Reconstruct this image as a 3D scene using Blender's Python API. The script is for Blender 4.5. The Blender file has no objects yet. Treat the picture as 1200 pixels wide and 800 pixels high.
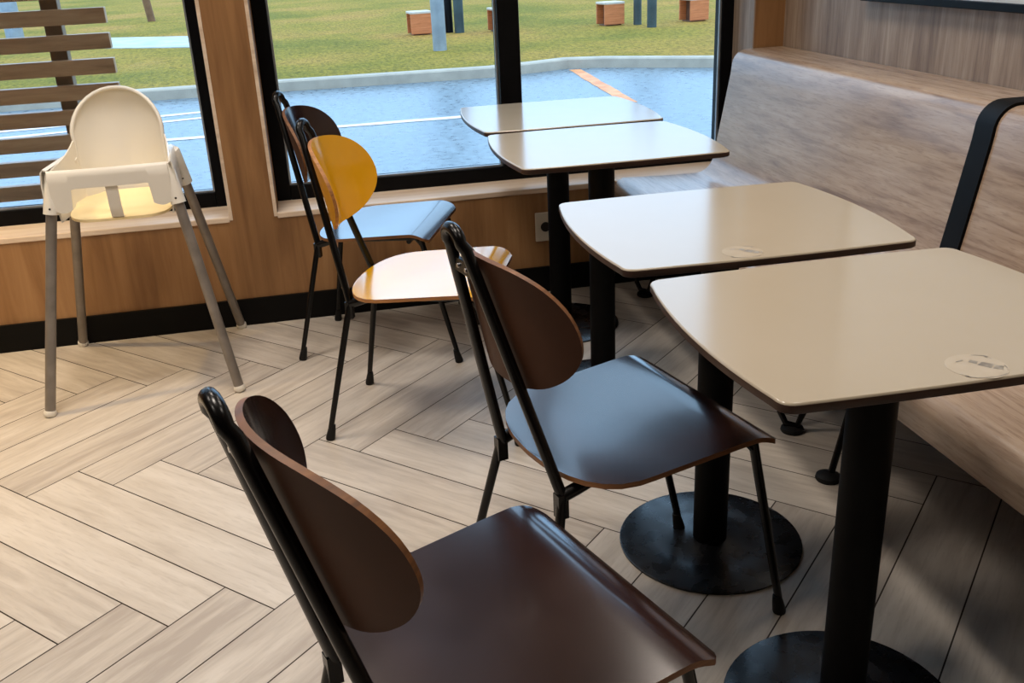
import bpy, bmesh, math, random
from mathutils import Vector, Matrix
random.seed(7)
S = bpy.context.scene
COL = S.collection
PI = math.pi

# ------------------------------------------------------------------ materials
def lin(c):
    c = c / 255.0
    return c / 12.92 if c <= 0.04045 else ((c + 0.055) / 1.055) ** 2.4
def rgb(r, g, b):
    return (lin(r), lin(g), lin(b), 1.0)

def new_mat(name, base, rough=0.5, metal=0.0, spec=0.5, coat=0.0, coat_rough=0.1):
    m = bpy.data.materials.new(name)
    m.use_nodes = True
    b = m.node_tree.nodes['Principled BSDF']
    b.inputs['Base Color'].default_value = base
    b.inputs['Roughness'].default_value = rough
    b.inputs['Metallic'].default_value = metal
    b.inputs['Specular IOR Level'].default_value = spec
    b.inputs['Coat Weight'].default_value = coat
    b.inputs['Coat Roughness'].default_value = coat_rough
    return m

def nd(m, t, **kw):
    n = m.node_tree.nodes.new(t)
    for k, v in kw.items():
        setattr(n, k, v)
    return n
def lk(m, a, b):
    m.node_tree.links.new(a, b)
def bsdf(m):
    return m.node_tree.nodes['Principled BSDF']

def add_bump(m, height_socket, strength=0.2, dist=0.002):
    bp = nd(m, 'ShaderNodeBump')
    bp.inputs['Strength'].default_value = strength
    bp.inputs['Distance'].default_value = dist
    lk(m, height_socket, bp.inputs['Height'])
    lk(m, bp.outputs['Normal'], bsdf(m).inputs['Normal'])

def ramp(m, fac, stops):
    r = nd(m, 'ShaderNodeValToRGB')
    cr = r.color_ramp
    while len(cr.elements) < len(stops):
        cr.elements.new(0.5)
    for e, (p, c) in zip(cr.elements, stops):
        e.position = p
        e.color = c
    lk(m, fac, r.inputs['Fac'])
    return r

def wood(name, c_dark, c_mid, c_light, scale=(1, 1, 1), rough=0.5, spec=0.5, coat=0.0, coat_rough=0.15,
         grain=6.0, fleck=0.0, bump=0.15, uv=False, attr=None):
    """long grain along the axis whose scale is small"""
    m = new_mat(name, c_mid, rough, 0, spec, coat, coat_rough)
    tc = nd(m, 'ShaderNodeTexCoord')
    mp = nd(m, 'ShaderNodeMapping')
    mp.inputs['Scale'].default_value = scale
    lk(m, tc.outputs['UV' if uv else 'Object'], mp.inputs['Vector'])
    n1 = nd(m, 'ShaderNodeTexNoise')
    n1.inputs['Scale'].default_value = grain
    n1.inputs['Detail'].default_value = 8
    n1.inputs['Roughness'].default_value = 0.62
    n1.inputs['Distortion'].default_value = 0.6
    lk(m, mp.outputs['Vector'], n1.inputs['Vector'])
    n2 = nd(m, 'ShaderNodeTexNoise')
    n2.inputs['Scale'].default_value = grain * 0.25
    n2.inputs['Detail'].default_value = 3
    lk(m, mp.outputs['Vector'], n2.inputs['Vector'])
    mx = nd(m, 'ShaderNodeMath', operation='ADD')
    s1 = nd(m, 'ShaderNodeMath', operation='MULTIPLY'); s1.inputs[1].default_value = 0.6
    s2 = nd(m, 'ShaderNodeMath', operation='MULTIPLY'); s2.inputs[1].default_value = 0.4
    lk(m, n1.outputs['Fac'], s1.inputs[0]); lk(m, n2.outputs['Fac'], s2.inputs[0])
    lk(m, s1.outputs[0], mx.inputs[0]); lk(m, s2.outputs[0], mx.inputs[1])
    last = mx.outputs[0]
    if attr:
        at = nd(m, 'ShaderNodeAttribute', attribute_name=attr)
        a1 = nd(m, 'ShaderNodeMath', operation='MULTIPLY_ADD')
        a1.inputs[1].default_value = 0.14
        lk(m, at.outputs['Fac'], a1.inputs[0]); lk(m, last, a1.inputs[2])
        a2 = nd(m, 'ShaderNodeMath', operation='SUBTRACT'); a2.inputs[1].default_value = 0.07
        lk(m, a1.outputs[0], a2.inputs[0]); last = a2.outputs[0]
    r = ramp(m, last, [(0.34, c_dark), (0.5, c_mid), (0.66, c_light)])
    out = r.outputs['Color']
    if fleck:
        n3 = nd(m, 'ShaderNodeTexNoise')
        n3.inputs['Scale'].default_value = grain * 4
        n3.inputs['Detail'].default_value = 4
        lk(m, mp.outputs['Vector'], n3.inputs['Vector'])
        r3 = ramp(m, n3.outputs['Fac'], [(0.36, (1, 1, 1, 1)), (0.45, (0, 0, 0, 1))])
        f = nd(m, 'ShaderNodeMath', operation='MULTIPLY'); f.inputs[1].default_value = fleck
        lk(m, r3.outputs['Color'], f.inputs[0])
        mix = nd(m, 'ShaderNodeMix', data_type='RGBA')
        mix.inputs['B'].default_value = c_dark
        lk(m, f.outputs[0], mix.inputs['Factor']); lk(m, out, mix.inputs['A'])
        out = mix.outputs['Result']
    lk(m, out, bsdf(m).inputs['Base Color'])
    if bump:
        add_bump(m, n1.outputs['Fac'], bump, 0.001)
    return m

def mottled(name, c1, c2, scale=8, rough=0.5, spec=0.5, metal=0, bump=0, bscale=None, coat=0, coat_rough=.1, rvar=0):
    m = new_mat(name, c1, rough, metal, spec, coat, coat_rough)
    tc = nd(m, 'ShaderNodeTexCoord')
    n = nd(m, 'ShaderNodeTexNoise')
    n.inputs['Scale'].default_value = scale
    n.inputs['Detail'].default_value = 6
    lk(m, tc.outputs['Object'], n.inputs['Vector'])
    r = ramp(m, n.outputs['Fac'], [(0.35, c1), (0.65, c2)])
    lk(m, r.outputs['Color'], bsdf(m).inputs['Base Color'])
    if rvar:
        rr = nd(m, 'ShaderNodeMapRange')
        rr.inputs['From Min'].default_value = .35; rr.inputs['From Max'].default_value = .65
        rr.inputs['To Min'].default_value = rough - rvar; rr.inputs['To Max'].default_value = rough + rvar
        lk(m, n.outputs['Fac'], rr.inputs['Value']); lk(m, rr.outputs[0], bsdf(m).inputs['Roughness'])
    if bump:
        n2 = nd(m, 'ShaderNodeTexNoise')
        n2.inputs['Scale'].default_value = bscale or scale * 5
        n2.inputs['Detail'].default_value = 3
        lk(m, tc.outputs['Object'], n2.inputs['Vector'])
        add_bump(m, n2.outputs['Fac'], bump, 0.004)
    return m

M = {}
M['plank'] = wood('floor_oak_planks', rgb(164, 153, 141), rgb(186, 176, 163), rgb(200, 191, 179), scale=(1.3, 11, 1), rough=0.42,
                  spec=0.45, grain=3.2, fleck=0.3, bump=0.08, uv=True, attr='tone')
M['joint'] = mottled('floor_joint_dark', rgb(48, 38, 32), rgb(64, 52, 44), 20, 0.9)
M['wall'] = wood('wall_brown_laminate', rgb(126, 88, 52), rgb(154, 112, 70), rgb(172, 130, 86), scale=(9, 9, 0.7), rough=0.5, grain=2.2, bump=0.05)
M['wall_side'] = wood('wall_grey_oak_panel', rgb(120, 100, 86), rgb(158, 138, 120), rgb(182, 164, 146), scale=(14, 14, 0.8), rough=0.5, grain=3.0, fleck=0.35, bump=0.05)
M['bench'] = wood('bench_grey_oak', rgb(134, 110, 92), rgb(172, 148, 126), rgb(190, 168, 146), scale=(22, 2.0, 22), rough=0.24, spec=0.6, grain=2.6, fleck=0.4, bump=0.05)
M['sill'] = wood('sill_pale_wood', rgb(204, 178, 152), rgb(228, 206, 182), rgb(238, 220, 200), scale=(0.8, 9, 9), rough=0.35, grain=3.0, bump=0.04)
M['plaster'] = mottled('plaster_warm_grey', rgb(70, 58, 48), rgb(82, 70, 58), 3, 0.8)
M['ceiling'] = mottled('ceiling_white_paint', rgb(112, 104, 96), rgb(126, 118, 108), 3, 0.9)
M['skirt'] = mottled('skirting_black_laminate', rgb(8, 7, 7), rgb(12, 11, 10), 8, 0.55, spec=.15)
M['frame'] = mottled('window_frame_black_metal', rgb(7, 7, 9), rgb(11, 11, 14), 12, 0.45, spec=.12)
M['bead'] = mottled('window_bead_grey_metal', rgb(150, 154, 158), rgb(176, 180, 184), 12, 0.35, metal=.6)
M['top'] = mottled('tabletop_cream_laminate', rgb(174, 162, 142), rgb(178, 166, 147), 2.2, 0.15, spec=.55, rvar=.015)
M['core'] = mottled('tabletop_edge_dark_brown', rgb(44, 24, 14), rgb(58, 34, 22), 20, 0.5)
M['steel'] = mottled('table_post_black_powder', rgb(6, 6, 7), rgb(9, 9, 10), 30, 0.6, spec=.1)
M['disc'] = mottled('table_base_black_worn', rgb(8, 9, 12), rgb(13, 15, 20), 22, 0.28, spec=.6, rvar=.05)
M['tube'] = mottled('chair_tube_black_gloss', rgb(8, 7, 7), rgb(12, 11, 11), 40, 0.25, spec=.3)
M['rubber'] = mottled('foot_cap_black_rubber', rgb(14, 13, 13), rgb(20, 19, 19), 40, 0.6, spec=.3)
M['brown'] = mottled('seat_dark_walnut_lacquer', rgb(32, 16, 12), rgb(42, 22, 16), 5, 0.2, spec=.9, rvar=.02, coat=.3)
M['brown_back'] = mottled('backrest_rear_dark_walnut', rgb(60, 34, 19), rgb(74, 43, 25), 6, 0.55, spec=.2)
M['yellow_back'] = mottled('backrest_rear_mustard', rgb(190, 128, 8), rgb(204, 140, 12), 6, 0.5, spec=.3)
M['ply'] = wood('plywood_edge_brown', rgb(80, 48, 22), rgb(112, 70, 34), rgb(134, 88, 46), scale=(2, 2, 30), rough=0.5, grain=5)
M['yellow'] = mottled('seat_mustard_yellow_lacquer', rgb(226, 164, 8), rgb(232, 172, 12), 5, 0.2, spec=1.0, rvar=.02, coat=.45)
M['ply_y'] = wood('plywood_edge_brown_under_yellow', rgb(120, 76, 36), rgb(160, 106, 56), rgb(186, 130, 76), scale=(2, 2, 30), rough=0.5, grain=5)
M['plastic'] = mottled('highchair_white_plastic', rgb(226, 221, 210), rgb(232, 227, 216), 3, 0.3, spec=.5)
M['plastic_warm_lit'] = mottled('highchair_plastic_warm_lit', rgb(244, 222, 168), rgb(248, 228, 180), 3, 0.35, spec=.5)  # warm light on the white plastic, put into the base colour
M['leg_grey'] = mottled('highchair_leg_grey_metal', rgb(128, 120, 112), rgb(142, 134, 126), 20, 0.38, metal=.35)
M['outlet'] = mottled('outlet_ivory_plastic', rgb(210, 200, 182), rgb(216, 206, 190), 10, 0.4)
M['dark'] = new_mat('socket_dark', rgb(30, 24, 20), 0.6)
M['screw'] = mottled('screw_bright_steel', rgb(180, 180, 185), rgb(200, 200, 205), 40, 0.25, metal=1)
M['paper'] = mottled('poster_pale_sheet', rgb(226, 228, 226), rgb(236, 238, 236), 4, 0.4)
M['sticker'] = mottled('sticker_pale_film', rgb(180, 168, 149), rgb(186, 174, 155), 30, 0.15, spec=.55)
M['ink'] = mottled('sticker_grey_print', rgb(112, 106, 98), rgb(150, 144, 134), 60, 0.5)
M['asphalt'] = mottled('wet_asphalt', rgb(88, 98, 106), rgb(130, 142, 150), 14, 0.32, spec=.5, bump=.5, bscale=90, rvar=.06)
M['curb'] = mottled('curb_pale_concrete', rgb(172, 156, 138), rgb(190, 172, 152), 5, 0.7)
M['grass'] = None
M['paint'] = mottled('road_paint_orange', rgb(222, 120, 50), rgb(240, 160, 96), 6, 0.5)
M['paint_w'] = mottled('road_paint_pale', rgb(226, 200, 190), rgb(244, 224, 214), 6, 0.5)
M['slat'] = wood('screen_slat_brown_timber', rgb(168, 124, 88), rgb(200, 154, 112), rgb(216, 172, 130), scale=(1, 8, 8), rough=0.42, grain=5)
M['post'] = mottled('screen_post_dark_timber', rgb(130, 106, 80), rgb(150, 124, 96), 12, 0.6)
M['orange'] = wood('cube_seat_orange_timber', rgb(170, 92, 48), rgb(206, 118, 66), rgb(222, 138, 84), scale=(1, 1, 14), rough=0.5, grain=3)
M['orange_in'] = mottled('cube_seat_inside_brown', rgb(96, 62, 44), rgb(120, 80, 58), 6, .7)
M['cube_top'] = mottled('cube_seat_pale_top', rgb(196, 176, 160), rgb(214, 196, 180), 6, .35)
M['pole'] = mottled('outdoor_pole_pale_grey', rgb(136, 142, 148), rgb(156, 162, 166), 5, .45, metal=.3)
M['pole_d'] = mottled('outdoor_post_dark_green_grey', rgb(44, 58, 60), rgb(60, 76, 76), 5, .5)
M['stake'] = mottled('wooden_stake_brown', rgb(112, 76, 48), rgb(136, 96, 62), 9, .7)
M['path'] = mottled('pale_paving', rgb(170, 172, 170), rgb(196, 198, 194), 3, .6)

def grass_mat():
    m = new_mat('autumn_grass', rgb(130, 130, 60), 0.9, spec=.15)
    tc = nd(m, 'ShaderNodeTexCoord')
    a = nd(m, 'ShaderNodeTexNoise'); a.inputs['Scale'].default_value = 0.35; a.inputs['Detail'].default_value = 5
    b = nd(m, 'ShaderNodeTexNoise'); b.inputs['Scale'].default_value = 9; b.inputs['Detail'].default_value = 8; b.inputs['Roughness'].default_value = .8
    mp = nd(m, 'ShaderNodeMapping'); mp.inputs['Scale'].default_value = (2.4, 1, 1)
    lk(m, tc.outputs['Object'], a.inputs['Vector']); lk(m, tc.outputs['Object'], mp.inputs['Vector']); lk(m, mp.outputs['Vector'], b.inputs['Vector'])
    ra = ramp(m, a.outputs['Fac'], [(0.35, rgb(146, 134, 50)), (0.5, rgb(178, 150, 62)), (0.66, rgb(204, 156, 80))])
    rb = ramp(m, b.outputs['Fac'], [(0.34, (.22, .25, .2, 1)), (0.5, (.72, .72, .66, 1)), (0.66, (1.15, 1.05, .9, 1))])
    mix = nd(m, 'ShaderNodeMix', data_type='RGBA', blend_type='MULTIPLY')
    mix.inputs['Factor'].default_value = 1
    lk(m, ra.outputs['Color'], mix.inputs['A']); lk(m, rb.outputs['Color'], mix.inputs['B'])
    lk(m, mix.outputs['Result'], bsdf(m).inputs['Base Color'])
    add_bump(m, b.outputs['Fac'], .6, .05)
    return m
M['grass'] = grass_mat()

def glass_mat():
    m = bpy.data.materials.new('window_pane_glass'); m.use_nodes = True
    nt = m.node_tree
    for n in list(nt.nodes):
        nt.nodes.remove(n)
    o = nt.nodes.new('ShaderNodeOutputMaterial')
    t = nt.nodes.new('ShaderNodeBsdfTransparent'); t.inputs['Color'].default_value = (.95, .97, .97, 1)
    g = nt.nodes.new('ShaderNodeBsdfGlossy'); g.inputs['Roughness'].default_value = .02
    f = nt.nodes.new('ShaderNodeFresnel'); f.inputs['IOR'].default_value = 1.35
    x = nt.nodes.new('ShaderNodeMixShader')
    nt.links.new(f.outputs[0], x.inputs[0]); nt.links.new(t.outputs[0], x.inputs[1]); nt.links.new(g.outputs[0], x.inputs[2])
    nt.links.new(x.outputs[0], o.inputs['Surface'])
    return m
M['glass'] = glass_mat()

# ------------------------------------------------------------------ helpers
def link(name, bm, mats, parent=None, loc=(0, 0, 0), smooth=None, bevel=0):
    me = bpy.data.meshes.new(name)
    bmesh.ops.recalc_face_normals(bm, faces=bm.faces[:])
    bm.to_mesh(me); bm.free()
    if not isinstance(mats, (list, tuple)):
        mats = [mats]
    for m in mats:
        me.materials.append(m)
    o = bpy.data.objects.new(name, me)
    COL.objects.link(o)
    o.location = loc
    if parent:
        o.parent = parent
    if smooth is not None:
        for p in me.polygons:
            p.use_smooth = True
        me.set_sharp_from_angle(angle=math.radians(smooth))
    if bevel:
        b = o.modifiers.new('bevel', 'BEVEL'); b.width = bevel; b.segments = 2; b.limit_method = 'ANGLE'
    return o

def empty(name, label, cat, loc=(0, 0, 0), rotz=0, group=None, kind=None):
    o = bpy.data.objects.new(name, None); COL.objects.link(o)
    o.location = loc; o.rotation_euler = (0, 0, rotz)
    tag(o, label, cat, group, kind)
    return o
def tag(o, label=None, cat=None, group=None, kind=None):
    if label: o['label'] = label
    if cat: o['category'] = cat
    if group: o['group'] = group
    if kind: o['kind'] = kind
    return o
def struct(o):
    o['kind'] = 'structure'
    return o

def box(bm, x0, x1, y0, y1, z0, z1, mi=0):
    v = [bm.verts.new((x, y, z)) for z in (z0, z1) for y in (y0, y1) for x in (x0, x1)]
    for f in ((0, 1, 3, 2), (4, 6, 7, 5), (0, 4, 5, 1), (2, 3, 7, 6), (0, 2, 6, 4), (1, 5, 7, 3)):
        fc = bm.faces.new([v[i] for i in f]); fc.material_index = mi

def tube(bm, pts, radii, seg=12, mi=0, caps=True, flat=1.0):
    """swept round bar through pts"""
    pts = [Vector(p) for p in pts]
    if not isinstance(radii, (list, tuple)):
        radii = [radii] * len(pts)
    rings = []
    t0 = (pts[1] - pts[0]).normalized()
    ref = Vector((0, 0, 1)) if abs(t0.z) < .9 else Vector((1, 0, 0))
    n = t0.cross(ref).normalized()
    for i, p in enumerate(pts):
        if i == 0: t = pts[1] - pts[0]
        elif i == len(pts) - 1: t = pts[-1] - pts[-2]
        else: t = (pts[i + 1] - p).normalized() + (p - pts[i - 1]).normalized()
        t.normalize()
        n = (n - t * n.dot(t)).normalized()
        b = t.cross(n)
        rings.append([bm.verts.new(p + (n * math.cos(a) + b * math.sin(a) * flat) * radii[i]) for a in [2 * PI * k / seg for k in range(seg)]])
    for r0, r1 in zip(rings, rings[1:]):
        for k in range(seg):
            f = bm.faces.new((r0[k], r0[(k + 1) % seg], r1[(k + 1) % seg], r1[k])); f.material_index = mi
    if caps:
        bm.faces.new(rings[0][::-1]).material_index = mi
        bm.faces.new(rings[-1]).material_index = mi

def lathe(bm, prof, c=(0, 0, 0), seg=40, mi=0):
    """prof: list of (r,z) from bottom centre to top centre"""
    rings = []
    for r, z in prof:
        if r < 1e-6:
            rings.append([bm.verts.new((c[0], c[1], c[2] + z))])
        else:
            rings.append([bm.verts.new((c[0] + r * math.cos(2 * PI * k / seg), c[1] + r * math.sin(2 * PI * k / seg), c[2] + z)) for k in range(seg)])
    for a, b in zip(rings, rings[1:]):
        for k in range(seg):
            k2 = (k + 1) % seg
            if len(a) == 1: f = bm.faces.new((a[0], b[k], b[k2]))
            elif len(b) == 1: f = bm.faces.new((a[k], a[k2], b[0]))
            else: f = bm.faces.new((a[k], a[k2], b[k2], b[k]))
            f.material_index = mi

def slab(bm, grid, th, mi_face=0, mi_edge=1, up=None):
    """closed solid from a grid of points (rows x cols), thickness th against the surface normals"""
    R, C = len(grid), len(grid[0])
    P = [[Vector(p) for p in row] for row in grid]
    N = [[None] * C for _ in range(R)]
    for i in range(R):
        for j in range(C):
            a = P[min(i + 1, R - 1)][j] - P[max(i - 1, 0)][j]
            b = P[i][min(j + 1, C - 1)] - P[i][max(j - 1, 0)]
            n = a.cross(b)
            N[i][j] = up if up else (n.normalized() if n.length > 1e-9 else None)
    for i in range(R):
        for j in range(C):
            if N[i][j] is None:
                ii = min(max(i, 1), R - 2)
                N[i][j] = N[ii][j] or N[ii][C // 2] or Vector((0, 0, 1))
    top = [[bm.verts.new(p) for p in row] for row in P]
    bot = [[bm.verts.new(P[i][j] - N[i][j] * th) for j in range(C)] for i in range(R)]
    for i in range(R - 1):
        for j in range(C - 1):
            bm.faces.new((top[i][j], top[i + 1][j], top[i + 1][j + 1], top[i][j + 1])).material_index = mi_face
            bm.faces.new((bot[i][j], bot[i][j + 1], bot[i + 1][j + 1], bot[i + 1][j])).material_index = mi_face
    ring = [(i, 0) for i in range(R)] + [(R - 1, j) for j in range(1, C)] + [(i, C - 1) for i in range(R - 2, -1, -1)] + [(0, j) for j in range(C - 2, 0, -1)]
    for (a, b), (c, d) in zip(ring, ring[1:] + ring[:1]):
        bm.faces.new((top[a][b], bot[a][b], bot[c][d], top[c][d])).material_index = mi_edge

def fan_slab(bm, centre, outline_fn, rings, seg, th, axis_n, mi_face=0, mi_edge=1, mi_back=None):
    mi_back = mi_face if mi_back is None else mi_back
    """disc like solid; outline_fn(theta, t) -> point for t in 0..1, thickness along axis_n(p)"""
    def mk(off, mi_face):
        c = Vector(outline_fn(0, 0)) + off * axis_n(Vector(outline_fn(0, 0)))
        rows = [[bm.verts.new(c)]]
        for i in range(1, rings + 1):
            row = []
            for k in range(seg):
                p = Vector(outline_fn(2 * PI * k / seg, i / rings))
                row.append(bm.verts.new(p + off * axis_n(p)))
            rows.append(row)
        for k in range(seg):
            k2 = (k + 1) % seg
            bm.faces.new((rows[0][0], rows[1][k], rows[1][k2])).material_index = mi_face
            for i in range(1, rings):
                bm.faces.new((rows[i][k], rows[i + 1][k], rows[i + 1][k2], rows[i][k2])).material_index = mi_face
        return rows[-1]
    a = mk(0.0, mi_face); b = mk(-th, mi_back)
    for k in range(seg):
        k2 = (k + 1) % seg
        bm.faces.new((a[k], b[k], b[k2], a[k2])).material_index = mi_edge

def children(o):
    return [c for c in bpy.data.objects if c.parent is o]
def copy_tree(o, parent=None):
    c = o.copy(); COL.objects.link(c)
    if parent is not None:
        c.parent = parent
    for ch in children(o):
        copy_tree(ch, c)
    return c

# ------------------------------------------------------------------ the room
YW = 3.523            # inner face of the window wall
YO = 3.83             # outer face
XP = 1.785            # face of the panelling behind the bench
XL, YB, ZC = -3.4, -2.6, 2.75
ZS = 0.413            # sill height
ZT = 2.45
W1 = (-2.30, -0.325)
W2 = (-0.156, 1.666)

# floor: herringbone planks of 15 x 92 cm with dark joints
def make_floor():
    bm = bmesh.new()
    uvl = bm.loops.layers.uv.new('UVMap')
    tl = bm.faces.layers.float.new('tone')
    w, s, a0, b0 = 0.15255, 0.7795, 0.153, -0.068
    cs, sn = math.cos(s), math.sin(s)
    g = 0.0016
    def P(a, b): return (a * cs + b * sn, a * sn - b * cs)
    f = bm.faces.new([bm.verts.new(p) for p in ((XL, YB, -.0022), (XP, YB, -.0022), (XP, YW, -.0022), (XL, YW, -.0022))])
    f.material_index = 1
    rnd = random.Random(3)
    for i in range(-60, 60):
        for m in range(-8, 9):
            for kind in (0, 1):
                if kind == 0:
                    qa, qb = (i + 11 + 12 * m, i + 17 + 12 * m), (i, i + 1)
                else:
                    qa, qb = (i, i + 1), (i - 22 + 12 * m, i - 16 + 12 * m)
                A = ((qa[0] + a0) * w + g, (qa[1] + a0) * w - g)
                B = ((qb[0] + b0) * w + g, (qb[1] + b0) * w - g)
                cx, cy = P(sum(A) / 2, sum(B) / 2)
                if not (XL - .5 < cx < XP + .5 and YB - .5 < cy < YW + .5):
                    continue
                vs = [bm.verts.new((*P(a, b), 0)) for a, b in ((A[0], B[0]), (A[1], B[0]), (A[1], B[1]), (A[0], B[1]))]
                f = bm.faces.new(vs)
                f[tl] = rnd.random()
                ou, ov = rnd.random() * 40, rnd.random() * 40
                L, Wd = (A[1] - A[0]), (B[1] - B[0])
                uv = [(0, 0), (L, 0), (L, Wd), (0, Wd)] if kind == 0 else [(0, 0), (0, L), (Wd, L), (Wd, 0)]
                for lp, (u, v) in zip(f.loops, uv):
                    lp[uvl].uv = (u + ou, v + ov)
    for co, no in (((XL, 0, 0), (-1, 0, 0)), ((XP, 0, 0), (1, 0, 0)), ((0, YB, 0), (0, -1, 0)), ((0, YW, 0), (0, 1, 0))):
        geom = bm.verts[:] + bm.edges[:] + bm.faces[:]
        bmesh.ops.bisect_plane(bm, geom=geom, plane_co=co, plane_no=no, clear_outer=True, dist=1e-5)
    for f in bm.faces:
        if f.normal.z < 0:
            f.normal_flip()
    me = bpy.data.meshes.new('floor'); bm.to_mesh(me); bm.free()
    me.materials.append(M['plank']); me.materials.append(M['joint'])
    o = bpy.data.objects.new('floor', me); COL.objects.link(o)
    return struct(o)
make_floor()

bm = bmesh.new()
box(bm, XL, W1[0], YW, YO, 0, ZC)
box(bm, W1[1], W2[0], YW, YO, 0, ZC)
box(bm, W2[1], XP + .2, YW, YO, 0, ZC)
for a, b in (W1, W2):
    box(bm, a, b, YW, YO, -.15, ZS - .02)
    box(bm, a, b, YW, YO, ZT, ZC)
struct(link('wall_far', bm, M['wall']))
bm = bmesh.new(); box(bm, XP, XP + .2, YB, YW, 0, ZC); struct(link('wall_right', bm, M['wall_side']))
bm = bmesh.new(); box(bm, XL - .2, XL, YB, YO, 0, ZC); struct(link('wall_left', bm, M['plaster']))
bm = bmesh.new(); box(bm, XL, XP, YB - .2, YB, 0, ZC); struct(link('wall_back', bm, M['plaster']))
bm = bmesh.new(); box(bm, XL - .2, XP + .2, YB - .2, YO, ZC, ZC + .15); struct(link('ceiling', bm, M['ceiling']))
bm = bmesh.new(); box(bm, XL, XP, YW - .012, YW, 0, .101); struct(link('baseboard_far', bm, M['skirt']))
# thin corner trims around the wall openings
for i, (x0, x1) in enumerate(((W1[1], W1[1] + .012), (W2[0] - .012, W2[0]))):
    bm = bmesh.new(); box(bm, x0, x1, YW - .003, YW + .001, ZS - .012, ZT)
    struct(link('trim_%d' % (i + 1), bm, M['sill']))

bm = bmesh.new(); box(bm, W2[1] - .006, W2[1] - .0005, YW - .002, 3.70, ZS, ZT)  # added pale strip: gives the wall reveal its daylit tone by colour
struct(link('trim_3', bm, M['wall_side']))

bm = bmesh.new(); box(bm, XP - .006, XP, .15, YW - .001, .8525, .860)  # black strip standing in for the dark joint between ledge and panelling
struct(link('trim_4', bm, M['skirt']))

def make_window(n, x0, x1, mull=None):
    w = bpy.data.objects.new('window_%d' % n, None); COL.objects.link(w); struct(w)
    w.location = ((x0 + x1) / 2, YW, ZS)
    ox, oy, oz = w.location
    inv = (-ox, -oy, -oz)
    yf, yb = 3.70, 3.775
    fw = .052
    bm = bmesh.new()
    box(bm, x0, x0 + fw, yf, yb, ZS, ZT)
    box(bm, x1 - fw, x1, yf, yb, ZS, ZT)
    box(bm, x0 + fw, x1 - fw, yf, yb, ZS, ZS + .055)
    box(bm, x0 + fw, x1 - fw, yf, yb, ZT - .07, ZT)
    if mull:
        box(bm, mull[0], mull[1], yf - .02, yb, ZS + .055, ZT - .07)
    fr = link('window_frame', bm, M['frame'], w, inv, bevel=.003)
    spans = [(x0 + fw, x1 - fw)] if not mull else [(x0 + fw, mull[0]), (mull[1], x1 - fw)]
    for a, b in spans:
        bm = bmesh.new()
        t = .007
        yy0, yy1 = yf + .012, yf + .024
        box(bm, a, a + t, yy0, yy1, ZS + .062, ZT - .07)
        box(bm, b - t, b, yy0, yy1, ZS + .062, ZT - .07)
        box(bm, a, b, yy0, yy1, ZS + .055, ZS + .062)
        link('window_bead', bm, M['bead'], w, inv)
        bm = bmesh.new(); box(bm, a - .003, b + .003, 3.738, 3.744, ZS + .05, ZT - .065)
        link('window_glass', bm, M['glass'], w, inv)
    bm = bmesh.new(); box(bm, x0, x1, YW - .004, YO + .03, ZS - .02, ZS)
    link('window_sill', bm, M['sill'], w, inv, bevel=.003)
    return w
make_window(1, *W1)
make_window(2, *W2, mull=(.718, .80))

# ------------------------------------------------------------------ bench
def arc(c, r, a0, a1, n):
    return [(c[0] + r * math.cos(math.radians(a0 + (a1 - a0) * i / n)), c[1] + r * math.sin(math.radians(a0 + (a1 - a0) * i / n))) for i in range(n + 1)]
def bench_profile(off=0.0):
    p = [(1.128, .332)]
    p += [(1.128, .372)]
    p += arc((1.156, .378), .028, 180, 90, 6)
    p += [(1.30, .400), (1.43, .398)]
    p += arc((1.445, .488), .09, 270, 352, 8)
    # backrest leans back from (1.534,.475) to (1.60,.81)
    p += [(1.562, .62), (1.592, .78)]
    p += arc((1.636, .812), .040, 168, 90, 7)
    p += [(1.70, .852), (XP - .003, .852)]
    return p
def bench_panel(y0, y1):
    bm = bmesh.new()
    pr = bench_profile()
    n = 2
    grid = [[(x, y1 + (y0 - y1) * k / n, z) for k in range(n + 1)] for x, z in pr]
    slab(bm, grid, .018)
    # thickness must go below/behind the visible face
    return bm
def make_bench(y0, y1, label, legs):
    b = empty('bench', label, 'bench', (1.35, (y0 + y1) / 2, 0), 0, 'wood laminate benches along the panelled wall')
    inv = (-1.35, -(y0 + y1) / 2, 0)
    link('bench_shell', bench_panel(y0, y1), [M['bench'], M['ply']], b, inv, smooth=40)
    bm = bmesh.new()
    box(bm, 1.20, 1.26, y0 + .05, y1 - .05, .345, .378)
    box(bm, 1.44, 1.50, y0 + .05, y1 - .05, .345, .378)
    link('bench_rail', bm, M['steel'], b, inv)
    for (fx, fy, dx, dy) in legs:
        bm = bmesh.new()
        pts = [(fx + .035, fy + dy * .5 + .05, .345), (fx + .012, fy + .016, .035)]
        r = .009
        # hairpin: two bars meeting in a rounded foot
        top1 = (fx + .02, fy + .10, .345); top2 = (fx + .15, fy - .02, .345)
        if abs(fy - 1.91) < .01:
            tube(bm, [(fx + .13, fy + .06, .345), (fx + .02, fy + .004, .016)], r, 10)
        else:
            tube(bm, [top1, (fx - .015, fy + .028, .05), (fx - .006, fy + .008, .022), (fx + .018, fy - .010, .020), (fx + .034, fy - .006, .05), top2], r, 10)
        l = link('bench_leg', bm, M['tube'], b, inv, smooth=40)
        bm = bmesh.new()
        lathe(bm, [(0, 0), (.030, 0), (.032, .004), (.030, .012), (.014, .018), (0, .018)], (fx + .010, fy, 0.0), 24)
        fo = link('foot_pad', bm, M['rubber'], l, (0, 0, 0), smooth=40)
    return b
G1, G0 = 2.085, 2.015
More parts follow.
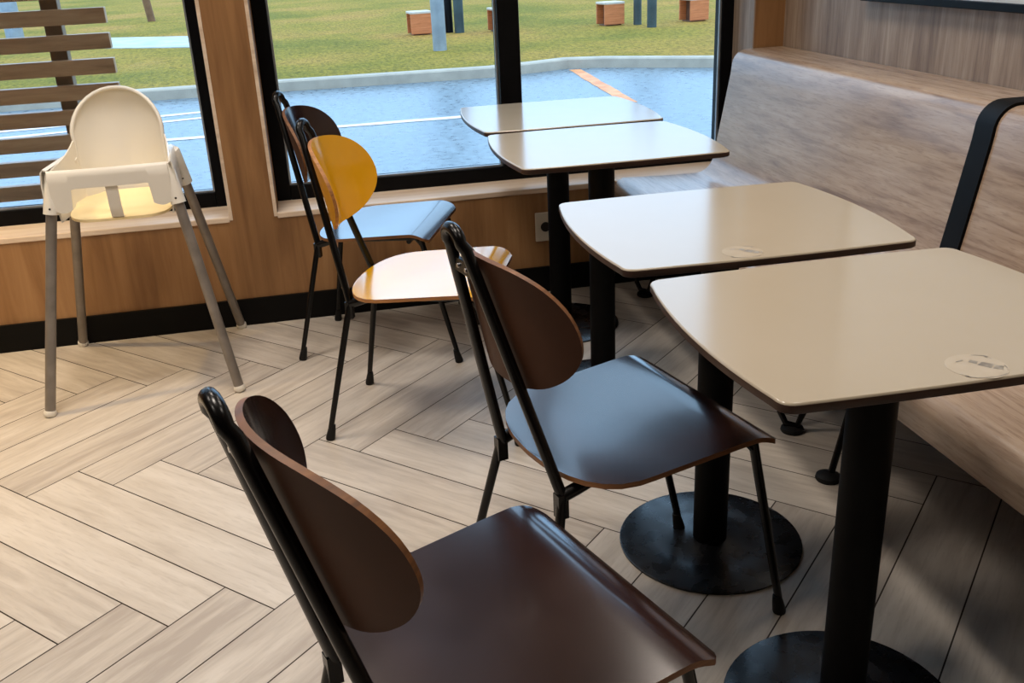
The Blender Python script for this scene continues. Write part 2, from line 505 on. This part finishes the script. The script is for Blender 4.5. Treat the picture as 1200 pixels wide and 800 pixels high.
far_bench = make_bench(G1, YW - .006, 'grey oak laminate bench with curved backrest reaching the window wall', [(1.17, 3.34, 0, 0), (1.185, 2.17, 0, 0), (1.44, 3.34, 0, 0), (1.44, 2.17, 0, 0)])
make_bench(.15, G0, 'grey oak laminate bench nearest the camera, cut by the right edge of the photo', [(1.15, 1.91, 0, 0), (1.17, .3, 0, 0), (1.44, .3, 0, 0)])
# black end frame filling the gap, fixed to the end of the far bench
def end_frame(parent):
    bm = bmesh.new()
    pr = bench_profile()
    ins = []
    for i, (x, z) in enumerate(pr):
        a = pr[max(0, i - 1)]; c = pr[min(len(pr) - 1, i + 1)]
        t = Vector((c[0] - a[0], c[1] - a[1])).normalized()
        nrm = Vector((t.y, -t.x))
        ins.append((x + nrm.x * .010, z + nrm.y * .010))
    grid = [[(x, G1 - .002 + (G0 - G1 + .004) * k, z) for k in range(2)] for x, z in ins]
    slab(bm, grid, .035, 0, 0)
    o = link('end_frame', bm, M['skirt'], parent, (-parent.location.x, -parent.location.y, 0), smooth=40)
    o['label'] = 'black end frame'
end_frame(far_bench)

# ------------------------------------------------------------------ tables
def top_outline(hw, hd, bulge, r, n=10):
    """rounded rectangle whose short ends bow outward and long edges bow a little"""
    pts = []
    def edge(p, q, b, k):
        out = []
        d = Vector((q[0] - p[0], q[1] - p[1])); nrm = Vector((d.y, -d.x)).normalized()
        for i in range(1, k):
            t = i / k
            off = b * 4 * t * (1 - t)
            out.append((p[0] + d.x * t + nrm.x * off, p[1] + d.y * t + nrm.y * off))
        return out
    cs = [(-hw, -hd), (hw, -hd), (hw, hd), (-hw, hd)]
    for i in range(4):
        p, q = cs[i], cs[(i + 1) % 4]
        d = Vector((q[0] - p[0], q[1] - p[1])).normalized()
        p1 = (p[0] + d.x * r, p[1] + d.y * r); q1 = (q[0] - d.x * r, q[1] - d.y * r)
        pts.append(p1)
        pts += edge(p1, q1, bulge[i % 2], 14)
        pts.append(q1)
        # corner: quadratic curve to next edge
        nx = cs[(i + 2) % 4]; d2 = Vector((nx[0] - q[0], nx[1] - q[1])).normalized()
        e = (q[0] + d2.x * r, q[1] + d2.y * r)
        for k in range(1, 6):
            t = k / 6
            pts.append(tuple((1 - t) ** 2 * q1[j] + 2 * t * (1 - t) * q[j] + t * t * e[j] for j in (0, 1)))
    return pts
def make_table(loc, hw, hd, rot, label):
    t = empty('pedestal_table', label, 'table', (loc[0], loc[1], 0), rot, 'cream topped pedestal tables in a row')
    ol = top_outline(hw, hd, (.006, .020), .026)
    bm = bmesh.new()
    levels = [(.7340, .984), (.7345, .992), (.7365, 1.0), (.7470, 1.0), (.7490, .997), (.750, .992)]
    rings = [[bm.verts.new((x * s, y * s, z)) for x, y in ol] for z, s in levels]
    n = len(ol)
    for li, (a, b) in enumerate(zip(rings, rings[1:])):
        for k in range(n):
            f = bm.faces.new((a[k], a[(k + 1) % n], b[(k + 1) % n], b[k])); f.material_index = 0 if li >= 3 else 1
    bm.faces.new(rings[-1]).material_index = 0
    bm.faces.new(rings[0][::-1]).material_index = 1
    tp = link('tabletop', bm, [M['top'], M['core']], t, smooth=50)
    for p in tp.data.polygons:
        if len(p.vertices) > 8:
            p.use_smooth = False
    bm = bmesh.new()
    lathe(bm, [(0, 0), (.200, 0), (.203, .001), (.203, .005), (.200, .006), (.12, .0065), (.06, .007), (.045, .012), (0, .012)], seg=64)
    b = link('table_base', bm, M['disc'], t, smooth=35)
    bm = bmesh.new()
    lathe(bm, [(0, .014), (.0375, .014), (.0375, .712), (0, .712)], seg=32)
    link('table_post', bm, M['steel'], t, smooth=40)
    bm = bmesh.new()
    for a in (PI / 4, 3 * PI / 4):
        c, s = math.cos(a), math.sin(a)
        vs = []
        for z0, z1 in ((.712, .7345),):
            L, W_ = .17, .018
            q = [(-L, -W_), (L, -W_), (L, W_), (-L, W_)]
            lo = [bm.verts.new((x * c - y * s, x * s + y * c, z0)) for x, y in q]
            hi = [bm.verts.new((x * c - y * s, x * s + y * c, z1)) for x, y in q]
            bm.faces.new(lo[::-1]); bm.faces.new(hi)
            for k in range(4):
                bm.faces.new((lo[k], lo[(k + 1) % 4], hi[(k + 1) % 4], hi[k]))
    link('table_bracket', bm, M['steel'], t)
    return t
T1 = make_table((.800, 3.158), .286, .262, -.012, 'cream pedestal table farthest away, right at the window')
T2 = make_table((.786, 2.602), .280, .254, -.006, 'cream pedestal table second from the window, nearly touching the farthest table')
T3 = make_table((.774, 1.742), .278, .246, -.017, 'cream pedestal table in front of the middle brown chair, round sticker near its front edge')
T4 = make_table((.790, 1.196), .280, .244, -.002, 'cream pedestal table nearest the camera, round sticker near its right front corner')

def sticker(t, wx, wy, r):
    rz = t.rotation_euler.z
    d = Vector((wx - t.location.x, wy - t.location.y, 0)); d.rotate(Matrix.Rotation(-rz, 3, 'Z'))
    bm = bmesh.new(); lathe(bm, [(0, 0), (r, 0), (r, .0004), (0, .0004)], seg=40)
    s = link('sticker', bm, M['sticker'], t, (d.x, d.y, .7499))
    s['label'] = 'pale round sticker with a small grey print'
    bm = bmesh.new()
    z = .0006
    def poly(pts):
        bm.faces.new([bm.verts.new((x * r * (1.25 if len(pts) == 4 and abs(x) < .7 else 1), y * r * (1.25 if abs(y) < .45 else 1), z)) for x, y in pts])
    # worn grey motif and rim strokes
    poly([(-.05, .30), (.10, .42), (.22, .25), (.08, .12)])
    poly([(.06, .06), (.30, .20), (.52, -.02), (.28, -.22)])
    poly([(.30, -.26), (.52, -.08), (.66, -.22), (.50, -.40)])
    poly([(-.35, .52), (-.12, .60), (-.10, .53), (-.33, .46)])
    for a0, a1 in ((20, 70), (200, 300), (320, 350)):
        pts = [(math.cos(math.radians(a)) * .93, math.sin(math.radians(a)) * .93) for a in range(a0, a1 + 1, 10)]
        inn = [(x * .955, y * .955) for x, y in pts]
        for k in range(len(pts) - 1):
            poly([pts[k], pts[k + 1], inn[k + 1], inn[k]])
    link('sticker_print', bm, M['ink'], s)
sticker(T3, .722, 1.532, .036)
sticker(T4, .792, .984, .038)

# ------------------------------------------------------------------ chairs
def seat_half(x):
    # half width of the seat along its depth (x rear -> front)
    if x < -.06:
        t = (-.06 - x) / .138
        return .212 * max(0.0, 1 - min(1, t) ** 2.6) ** (1 / 2.2)
    return .212 + (x + .06) * .022
def make_chair(face, edge, rear, label):
    root = empty('dining_chair', label, 'chair')
    # seat -----------------------------------------------------------
    bm = bmesh.new()
    xs = [-.1978, -.1972, -.195, -.19, -.18, -.165, -.145, -.12, -.09, -.06, -.02, .03, .08, .12, .15, .162, .172, .181, .190, .198, .206]
    def ztop(x, v):
        z = .4235 + .074 * (x + .2) - .006 * math.exp(-((x + .02) / .12) ** 2) * (1 - v * v)
        if x > .14:
            t = (x - .14) / .066
            z -= .027 * t ** 2.0  # rolls over at the front
        return z
    grid = []
    NV = 20
    for x in xs:
        hw = seat_half(x)
        if x > .184:
            hw -= .020 * ((x - .184) / .022) ** 2
        hw = max(hw, .004)
        # points bunch towards the side edges
        row = [(x, hw * math.sin(PI / 2 * (-1 + 2 * j / NV)), ztop(x, math.sin(PI / 2 * (-1 + 2 * j / NV)))) for j in range(NV + 1)]
        grid.append(row)
    slab(bm, grid, .010, up=Vector((0, 0, 1)))
    link('seat', bm, [face, edge], root, smooth=50)
    # backrest ---------------------------------------------------------
    HALF = [(0, -.122), (.06, -.121), (.11, -.109), (.15, -.081), (.172, -.046), (.178, -.006), (.168, .040), (.142, .076), (.102, .098), (.052, .108), (0, .111)]
    loop = HALF + [(-y, z) for y, z in HALF[-2:0:-1]]
    def cr_pt(u):
        n = len(loop); u = (u % 1.0) * n; i = int(u); t = u - i
        p0, p1, p2, p3 = (loop[(i + k) % n] for k in (-1, 0, 1, 2))
        return [0.5 * ((2 * p1[j]) + (-p0[j] + p2[j]) * t + (2 * p0[j] - 5 * p1[j] + 4 * p2[j] - p3[j]) * t * t + (-p0[j] + 3 * p1[j] - 3 * p2[j] + p3[j]) * t ** 3) for j in (0, 1)]
    def outline(th, t):
        y, z = cr_pt(th / (2 * PI))
        y *= t; z *= t
        s = y / .9
        return (-.257 - .206 * z + 1.853 * s * s + 3.154 * s ** 4, y, .704 + z)
    def nrm(p):
        s = p.y / .9
        dx = (2 * 1.853 * s + 4 * 3.154 * s ** 3) / .9
        return Vector((1, -dx, .206)).normalized()
    bm = bmesh.new()
    fan_slab(bm, None, outline, 10, 72, .009, nrm, 0, 1, 2)
    link('backrest', bm, [face, edge, rear], root, smooth=50)
    # back tube: narrow hairpin hoop running down to both joints ---------
    bm = bmesh.new()
    H, J = Vector((-.311, .029, .85)), Vector((-.19, .121, .381))
    def hp(y, z):
        t = (H.z - z) / (H.z - J.z)
        return (H.x + (J.x - H.x) * t - .004, y, z)
    pts = [(J.x, -J.y, J.z), (H.x + .0065, -H.y - .005, H.z - .025)]
    for k in range(0, 9):
        a = PI * k / 8
        pts.append((H.x - .003 * math.sin(a), -.029 * math.cos(a), H.z - .014 + .022 * math.sin(a)))
    pts += [(H.x + .0065, H.y + .005, H.z - .025), (J.x, J.y, J.z)]
    tube(bm, pts, .0102, 14)
    link('back_frame', bm, M['tube'], root, smooth=50)
    # mounting plate and screws between the tubes
    bm = bmesh.new()
    zc = .788
    t = (H.z - zc) / (H.z - J.z)
    xx = H.x + (J.x - H.x) * t
    hw = .029 + (.121 - .029) * t
    box(bm, xx - .004, xx + .004, -hw, hw, zc - .012, zc + .012)
    pl = link('mounting_plate', bm, M['tube'], root, bevel=.001)
    for sy in (-1, 1):
        bm = bmesh.new()
        tube(bm, [(xx - .0075, sy * .016, zc), (xx - .004, sy * .016, zc)], [.0035, .0048], 10)
        link('screw', bm, M['screw'], pl)
    # seat frame: side rails and two cross bars ----------------------------
    bm = bmesh.new()
    for s in (-1, 1):
        tube(bm, [(-.19, s * .121, .386), (-.165, s * .123, .394), (-.12, s * .128, 0.4090), (.02, s * .150, .4165), (.158, s * .172, .4265), (.180, s * .176, .402)], [.012, .012, .010, .0095, .0095, .0095], 12)
        box(bm, -.204, -.184, s * .121 - .010, s * .121 + .010, .345, .392)
    tube(bm, [(-.12, -.128, 0.4090), (-.12, .128, 0.4090)], .008, 10)
    tube(bm, [(.13, -.165, 0.4105), (.13, .165, 0.4105)], .008, 10)
    link('seat_frame', bm, M['tube'], root, smooth=50)
    # legs --------------------------------------------------------------
    for front in (0, 1):
        for s in (-1, 1):
            bm = bmesh.new()
            if front:
                a, b = Vector((.174, s * .177, .422)), Vector((.271, s * .173, .012))
            else:
                a, b = Vector((-.192, s * .1215, .388)), Vector((-.271, s * .187, .012))
            tube(bm, [a, a.lerp(b, .5), b.lerp(a, .06)], [.0092, .0088, .0080], 12)
            lg = link('leg', bm, M['tube'], root, smooth=50)
            bm = bmesh.new()
            q = b.copy(); q.z = 0
            d = (a - b).normalized()
            tube(bm, [q + Vector((0, 0, 0)), q + d * .006, q + d * .030, q + d * .046], [.0125, .0135, .0110, .0085], 14)
            link('foot_cap', bm, M['rubber'], lg, smooth=50)
    return root
poses = {'D': (.505, 1.570, .246), 'E': (.164, 1.043, .332), 'C': (.269, 2.569, -.375), 'B': (.199, 3.186, -.369)}
chD = make_chair(M['brown'], M['ply'], M['brown_back'], 'brown plywood chair right behind the nearest brown chair, its seat shining blue')
chD['group'] = 'brown plywood chairs along the tables'
chD.location = (*poses['D'][:2], 0); chD.rotation_euler.z = poses['D'][2]
for k, lab in (('E', 'dark brown plywood chair nearest the camera, cut off by the bottom of the photo'),
               ('B', 'dark brown plywood chair at the window, behind the yellow chair')):
    c = copy_tree(chD)
    c.location = (*poses[k][:2], 0); c.rotation_euler.z = poses[k][2]
    c['label'] = lab
chC = make_chair(M['yellow'], M['ply_y'], M['yellow_back'], 'mustard yellow plywood chair on black tube legs, the only yellow one')
chC.location = (*poses['C'][:2], 0); chC.rotation_euler.z = poses['C'][2]

# ------------------------------------------------------------------ high chair
def make_highchair():
    ox, oy = -.60, 3.18
    root = empty('high_chair', 'white plastic baby high chair with grey metal legs in front of the left window', 'high chair', (ox, oy, 0))
    inv = (-ox, -oy, 0)
    xc = -.598
    PL = [M['plastic'], M['plastic']]
    # back shell: arched panel, edges curling forward
    bm = bmesh.new()
    rows = []
    ys_arch = lambda z: (3.315 + .06 * max(0, (z - .60)) / .31)
    zs = [.560, .60, .64, .68, .72, .76, .79, .81, .83, .85, .868, .884, .896, .904, .908]
    def hw(z):
        if z <= .78:
            return .133 + (.78 - z) ** 2 * .25
        t = (z - .78) / .1285
        return .133 * math.sqrt(max(0.0, 1 - t * t)) + .002
    NU = 16
    for z in zs:
        h = hw(z)
        row = []
        for j in range(NU + 1):
            u = math.sin(PI / 2 * (-1 + 2 * j / NU))
            # curl of the edges towards the child; the crown of the arch leans forward a little too
            w = h * u
            curl = .085 * (abs(w) / .14) ** 2.2 + (.030 * max(0, (z - .80) / .108) ** 2)
            row.append((xc + w, ys_arch(z) - curl, z))
        rows.append(row)
    slab(bm, rows, -.005)
    shell = link('shell_back', bm, PL, root, inv, smooth=60)
    # rolled rim around the arch
    bm = bmesh.new()
    rim = [rows[i][0] for i in range(3, len(zs))] + [rows[-1][j] for j in range(2, NU - 1, 2)] + [rows[i][NU] for i in range(len(zs) - 1, 2, -1)]
    tube(bm, rim, .0065, 10)
    link('shell_rim', bm, M['plastic'], shell, (0, 0, 0), smooth=60)
    # side walls sweeping from the back to the front sockets
    for s, fx, bx in ((-1, -.765, -.742), (1, -.425, -.448)):
        bm = bmesh.new()
        rows2 = []
        xe = xc + s * .137
        n = 10
        for i in range(n + 1):
            t = i / n
            y = 3.262 + (2.998 - 3.262) * t
            x = xe + (fx - xe) * (t ** .75)
            ztop = .735 - .015 * t + .03 * (1 - t) ** 4
            zlow = .572
            rows2.append([(x - s * .012 * (1 - k / 4), y, zlow + (ztop - zlow) * k / 4) for k in range(5)])
        slab(bm, rows2, .005)
        link('shell_side', bm, PL, root, inv, smooth=60)
        # wide ledge between side wall and leg sockets (outer skirt)
        bm = bmesh.new()
        rows3 = []
        for i in range(n + 1):
            t = i / n
            y = 3.285 + (2.992 - 3.285) * t
            xo = bx + (fx - bx) * t + s * .006
            xi = xe + (fx - xe) * (t ** .75)
            if i in (0,): pass
            zt = .722
            rows3.append([(xi, y, .724), ((xi + xo) / 2 + s * .004, y, .728), (xo + s * .006, y, zt), (xo + s * .010, y, .69), (xo + s * .012, y, .605)])
        slab(bm, rows3, .004)
        link('shell_skirt', bm, PL, root, inv, smooth=50)
    # seat pan seen through the leg openings: rounded front corners
    bm = bmesh.new()
    def pan(th, t):
        hx, hy = .150, .150
        p = 5.0 if math.sin(th) < 0 else 9.0
        cx, sy = math.cos(th), math.sin(th)
        r = (abs(cx) ** p + abs(sy) ** p) ** (-1 / p)
        x, y = hx * r * cx * t, hy * r * sy * t
        z = .584 - .012 * max(0, -y / hy) ** 3 + .010 * t ** 4 * (1 if y > 0 else 0)
        return (xc + .008 + x, 3.148 + y, z)
    fan_slab(bm, None, pan, 8, 64, .008, lambda p: Vector((0, 0, 1)), 0, 0)
    sp = link('seat_pan', bm, M['plastic_warm_lit'], root, inv, smooth=50)
    sp['label'] = 'white plastic seat pan coloured as in warm light, seen through the leg openings'
    # front plate with two openings
    bm = bmesh.new()
    x0, x1 = -.762, -.428
    NX = 56
    def low(x):
        d = min(x - x0, x1 - x)
        if d < .055:
            return .612 - .010 * math.sin(PI * d / .055)
        u = abs(x - (xc + .006)) / .135
        return .672 - .03 * max(0, (u - .72) / .28) ** 2 if u < 1 else .655 - .045 * min(1, (u - 1) / .06)
    rows4 = []
    for i in range(NX + 1):
        x = x0 + (x1 - x0) * i / NX
        bow = .010 * (1 - ((x - (x0 + x1) / 2) / ((x1 - x0) / 2)) ** 2)
        zl = low(x)
        rows4.append([(x, 2.990 - bow + .006, .722)] + [(x, 2.990 - bow, zl + (.716 - zl) * k / 4) for k in (4, 3, 2, 1, 0)])
    slab(bm, rows4, .007)
    link('front_bar', bm, PL, root, inv, smooth=50)
    bm = bmesh.new()
    slab(bm, [[(xc + .006 - .017 + .034 * k / 3, y, z) for k in range(4)] for y, z in ((2.981, .690), (2.981, .65), (2.984, .61), (2.992, .578), (3.008, .568))], .007)
    link('crotch_post', bm, PL, root, inv, smooth=50)
    # leg sockets and legs
    feet = [(-.885, 2.900, -.764, 3.006), (-.318, 2.912, -.425, 3.006), (-.899, 3.500, -.758, 3.262), (-.338, 3.498, -.430, 3.262)]
    for i, (fx, fy, tx, ty) in enumerate(feet):
        f = Vector((fx, fy, 0)); t = Vector((tx, ty, .66))
        d = (f - t).normalized()
        bm = bmesh.new()
        a = t - d * .062; b = t + d * .062
        tube(bm, [a, a + d * .006, t, b], [.018, .0205, .0215, .0225], 20)
        sk = link('leg_socket', bm, M['plastic'], root, inv, smooth=50)
        bm = bmesh.new()
        tube(bm, [t - d * .02, f - d * .012], [.0155, .0155], 18)
        lg = link('leg', bm, M['leg_grey'], root, inv, smooth=50)
        bm = bmesh.new()
        q = f.copy()
        tube(bm, [q, q - d * .004, q - d * .014, q - d * .020], [.013, .0175, .0185, .0165], 18)
        link('foot_cap', bm, M['plastic'], lg, (0, 0, 0), smooth=50)
        bm = bmesh.new()
        c0 = b - d * .02
        tube(bm, [c0 + Vector((0, -.0205, 0)), c0 + Vector((0, -.0235, 0))], .0032, 10)
        link('socket_button', bm, M['dark'], sk)
make_highchair()

# ------------------------------------------------------------------ outlet and picture
bm = bmesh.new(); box(bm, .797, .876, YW - .010, YW, .205, .318)
o = link('wall_outlet', bm, M['outlet'], None, bevel=.003)
tag(o, 'ivory plastic electrical outlet low on the wall under the window', 'outlet')
bm = bmesh.new()
tube(bm, [(.836, YW - .0125, .262), (.836, YW - .009, .262)], .019, 24)
link('socket_opening', bm, M['dark'], o)

def make_picture():
    y0, y1, z0, z1 = .9, 2.96, 1.057, 1.85
    root = empty('wall_picture', 'black framed pale poster on the panelled wall above the benches', 'picture', (XP, (y0 + y1) / 2, (z0 + z1) / 2))
    inv = (-XP, -(y0 + y1) / 2, -(z0 + z1) / 2)
    bm = bmesh.new()
    t = .021
    box(bm, XP - .03, XP - .001, y0, y1, z0, z0 + t); box(bm, XP - .03, XP - .001, y0, y1, z1 - t, z1)
    box(bm, XP - .03, XP - .001, y0, y0 + t, z0 + t, z1 - t); box(bm, XP - .03, XP - .001, y1 - t, y1, z0 + t, z1 - t)
    link('picture_frame', bm, M['frame'], root, inv, bevel=.002)
    bm = bmesh.new(); box(bm, XP - .016, XP - .004, y0 + t, y1 - t, z0 + t, z1 - t)
    link('poster_sheet', bm, M['paper'], root, inv)
make_picture()

# ------------------------------------------------------------------ outdoors
ZG = -.15
bm = bmesh.new()
f = bm.faces.new([bm.verts.new(p) for p in ((-60, YO, ZG), (60, YO, ZG), (60, 30, ZG), (-60, 30, ZG))])
struct(link('road', bm, M['asphalt']))
# painted lines lie on the road
def strip(name, a, b, w0, w1, mat, label):
    bm = bmesh.new()
    a, b = Vector((*a, ZG + .003)), Vector((*b, ZG + .003))
    d = (b - a); n = Vector((-d.y, d.x, 0)).normalized()
    k = 14
    rr = random.Random(5)
    L = [bm.verts.new(a.lerp(b, i / k) + n * (w0 + (w1 - w0) * i / k) * (.5 + .06 * rr.uniform(-1, 1))) for i in range(k + 1)]
    R = [bm.verts.new(a.lerp(b, i / k) - n * (w0 + (w1 - w0) * i / k) * (.5 + .06 * rr.uniform(-1, 1))) for i in range(k + 1)]
    for i in range(k):
        bm.faces.new((L[i], L[i + 1], R[i + 1], R[i]))
    o = link(name, bm, mat)
    tag(o, label, 'road marking')
    return o
strip('road_marking', (-1.45, 8.77), (2.6, 8.74), .13, .13, M['paint_w'], 'long pale line painted across the wet road, nearest of the road markings')
strip('road_marking', (3.16, 11.52), (2.95, 8.80), .14, .14, M['paint'], 'short orange line painted diagonally from the curb toward the tables')
strip('road_marking', (-3.2, 9.93), (-1.00, 10.30), .13, .13, M['paint_w'], 'farther of two close pale lines on the road beyond the high chair')
strip('road_marking', (-3.2, 9.50), (-1.00, 9.90), .11, .11, M['paint_w'], 'nearer of two close pale lines on the road beyond the high chair')

# curb following a gentle bend
cp = [(-60, 12.05), (-8, 12.0), (-1.7, 11.50), (-.2, 11.44), (2.1, 11.26), (2.9, 11.5), (3.15, 11.62), (3.6, 11.20), (4.63, 10.72), (9, 9.2), (60, -6)]
cp = [(-60, 10.6), (-1.7, 11.48), (-.2, 11.44), (1.2, 11.38), (2.1, 11.34), (2.7, 11.50), (3.11, 11.66), (3.5, 11.52), (4.63, 10.78), (7, 9.6), (60, -14)]
def curb():
    bm = bmesh.new()
    prof = [(0, ZG), (0, ZG + .10), (.015, ZG + .115), (.12, ZG + .12), (.17, ZG + .118), (.17, ZG - .05)]
    grid = []
    for i, (x, y) in enumerate(cp):
        a = cp[max(i - 1, 0)]; b = cp[min(i + 1, len(cp) - 1)]
        d = Vector((b[0] - a[0], b[1] - a[1])).normalized(); n = Vector((-d.y, d.x))
        grid.append([bm.verts.new((x + n.x * s, y + n.y * s, z)) for s, z in prof])
    for a, b in zip(grid, grid[1:]):
        for k in range(len(prof) - 1):
            bm.faces.new((a[k], b[k], b[k + 1], a[k + 1]))
    return struct(link('curb', bm, M['curb'], smooth=30))
curb()
# lawn behind the curb
bm = bmesh.new()
near = []
for i, (x, y) in enumerate(cp):
    a = cp[max(i - 1, 0)]; b = cp[min(i + 1, len(cp) - 1)]
    d = Vector((b[0] - a[0], b[1] - a[1])).normalized(); n = Vector((-d.y, d.x))
    near.append((x + n.x * .165, y + n.y * .165))
lo = [bm.verts.new((x, y, ZG + .115)) for x, y in near]
hi = [bm.verts.new((x, 90, ZG + .115)) for x, y in near]
for k in range(len(lo) - 1):
    bm.faces.new((lo[k], lo[k + 1], hi[k + 1], hi[k]))
struct(link('lawn', bm, M['grass']))
ZL = ZG + .115
bm = bmesh.new()
lo = [(-14, 24.6), (-.9, 16.3), (-.9, 18.7), (-14, 26.2)]
v0 = [bm.verts.new((x, y, ZL - .05)) for x, y in lo]; v1 = [bm.verts.new((x, y, ZL + .012)) for x, y in lo]
bm.faces.new(v0[::-1]); bm.faces.new(v1)
for k in range(4):
    bm.faces.new((v0[k], v0[(k + 1) % 4], v1[(k + 1) % 4], v1[k]))
o = struct(link('path', bm, M['path']))

def cube_seat(x, y, rot, label, size=.35):
    r = empty('cube_seat', label, 'outdoor seat', (x, y, ZL), rot, 'orange timber cube seats on the lawn')
    h = size / 2
    bm = bmesh.new()
    box(bm, -h, h, -h, -h + .03, .02, size - .02)
    box(bm, -h, h, h - .03, h, .02, size - .02)
    box(bm, h - .03, h, -h + .03, h - .03, .02, size - .02)
    box(bm, -h + .12, -h + .14, -h + .03, h - .03, .02, size - .02, 1)
    link('cube_body', bm, [M['orange'], M['orange_in']], r, bevel=.004)
    bm = bmesh.new(); box(bm, -h - .005, h + .005, -h - .005, h + .005, size - .02, size + .015)
    link('cube_top', bm, M['cube_top'], r, bevel=.006)
    bm = bmesh.new(); box(bm, -h + .04, h - .04, -h + .04, h - .04, 0, .02)
    link('cube_plinth', bm, M['orange_in'], r)
cube_seat(1.936, 16.56, .08, 'orange timber cube seat on the lawn, leftmost of the row')
cube_seat(3.22, 16.21, .08, 'orange timber cube seat mostly hidden behind the window mullion')
cube_seat(5.01, 16.00, .12, 'orange timber cube seat on the lawn, left of the dark posts')
cube_seat(6.37, 15.77, .20, 'orange timber cube seat on the lawn, right of the dark posts')

def rod(name, x, y, r, h, mat, label, cat, group=None, lean=(0, 0), base=True):
    bm = bmesh.new()
    prof = [(0, 0), (r * 1.6, 0), (r * 1.6, .015), (r, .03), (r, h), (0, h)] if base else [(0, 0), (r, 0), (r * .95, h), (0, h)]
    lathe(bm, prof, seg=20)
    for v in bm.verts:
        v.co.x += lean[0] * v.co.z; v.co.y += lean[1] * v.co.z
    o = link(name, bm, mat, None, (x, y, ZL), smooth=40)
    tag(o, label, cat, group)
rod('lamp_pole', 1.86, 13.72, .095, 4.5, M['pole'], 'pale grey metal pole standing on the lawn', 'pole', base=False)
rod('outdoor_post', 2.42, 16.55, .065, 3.2, M['frame'], 'near-black post on the lawn right beside the pale grey pole', 'post', 'dark posts on the lawn', base=False)
rod('outdoor_post', 2.565, 16.40, .080, 3.2, M['pole_d'], 'grey-green post touching the near-black post by the pale pole', 'post', 'dark posts on the lawn', base=False)
rod('outdoor_post', 5.39, 15.74, .065, 3.0, M['pole_d'], 'dark green post between the cube seats, left of its pair', 'post', 'dark posts on the lawn', base=False)
rod('outdoor_post', 5.41, 15.11, .075, 3.0, M['pole_d'], 'dark green post between the cube seats, right of its pair', 'post', 'dark posts on the lawn', base=False)
rod('tree_stake', -3.35, 25.1, .09, 1.9, M['stake'], 'thin brown wooden stake on the far lawn above the high chair', 'stake', lean=(-.10, 0), base=False)
rod('bollard', -5.55, 21.8, .17, 1.15, M['pole'], 'pale grey bollard on the lawn seen through the timber slats', 'bollard', base=False)

def slat_screen():
    root = empty('slat_screen', 'brown horizontal timber slat screen outside the left window', 'screen', (-1.6, 4.1, ZG))
    inv = (1.6, -4.1, -ZG)
    pitch = .0925
    z = 1.121 - 9 * pitch
    z0 = z
    while z < 2.5:
        bm = bmesh.new(); box(bm, -2.9, -.712, 4.10, 4.14, z - .057, z)
        link('slat', bm, M['slat'], root, inv, bevel=.002)
        z += pitch
    for x in (-.945, -2.3):
        bm = bmesh.new(); box(bm, x, x + .063, 4.14, 4.20, ZG, 2.5)
        link('post', bm, M['post'], root, inv, bevel=.003)
slat_screen()

# ------------------------------------------------------------------ light
w = bpy.data.worlds.new('overcast_sky'); S.world = w; w.use_nodes = True
nt = w.node_tree
bg = nt.nodes['Background']
tc = nt.nodes.new('ShaderNodeTexCoord'); sx = nt.nodes.new('ShaderNodeSeparateXYZ'); cr = nt.nodes.new('ShaderNodeValToRGB')
nt.links.new(tc.outputs['Generated'], sx.inputs[0]); nt.links.new(sx.outputs['Z'], cr.inputs['Fac'])
cr.color_ramp.elements[0].position = 0.0; cr.color_ramp.elements[0].color = (.40, .66, 1, 1)
cr.color_ramp.elements[1].position = 1.0; cr.color_ramp.elements[1].color = (.54, .76, 1, 1)
nt.links.new(cr.outputs['Color'], bg.inputs['Color'])
bg.inputs['Strength'].default_value = 3.4

def lamp(x, y, e, col=(1, .89, .78), size=.5):
    l = bpy.data.lights.new('ceiling_lamp', 'AREA'); l.shape = 'DISK'; l.size = size; l.energy = e; l.color = col; l.spread = math.radians(125)
    o = bpy.data.objects.new('ceiling_lamp', l); COL.objects.link(o); o.location = (x, y, ZC - .02)
for x, y, e in ((.95, .5, 7.5), (.95, 1.7, 9.5), (.95, 2.8, 8.5), (-.5, 1.3, 15), (-.5, 2.7, 16), (-1.9, 1.9, 17), (-1.9, .4, 14)):
    lamp(x, y, e)

wl = bpy.data.lights.new('warm_spot', 'AREA'); wl.shape = 'DISK'; wl.size = .12; wl.energy = 16; wl.color = (1, .70, .32); wl.spread = math.radians(75)
wo = bpy.data.objects.new('warm_spot', wl); COL.objects.link(wo); wo.location = (-1.9, 3.0, ZC - .02)

# ------------------------------------------------------------------ camera
cd = bpy.data.cameras.new('camera'); cam = bpy.data.objects.new('camera', cd); COL.objects.link(cam)
yaw, pit, rol, ch, f = (0.19206, 0.389555, -0.048091, 1.273553, 1133.700828)
fwd = Vector((math.sin(yaw) * math.cos(pit), math.cos(yaw) * math.cos(pit), -math.sin(pit)))
right = Vector((math.cos(yaw), -math.sin(yaw), 0)); up = right.cross(fwd)
r2 = right * math.cos(rol) + up * math.sin(rol); u2 = -right * math.sin(rol) + up * math.cos(rol)
cam.matrix_world = Matrix(((r2.x, u2.x, -fwd.x, 0), (r2.y, u2.y, -fwd.y, 0), (r2.z, u2.z, -fwd.z, ch), (0, 0, 0, 1)))
cd.sensor_width = 36; cd.lens = 36 * f / 1200; cd.clip_start = .02; cd.clip_end = 500
S.camera = cam
S.view_settings.view_transform = 'Standard'; S.view_settings.look = 'None'
S.view_settings.gamma = 1; S.view_settings.use_curve_mapping = False
S.view_settings.exposure = -0.13
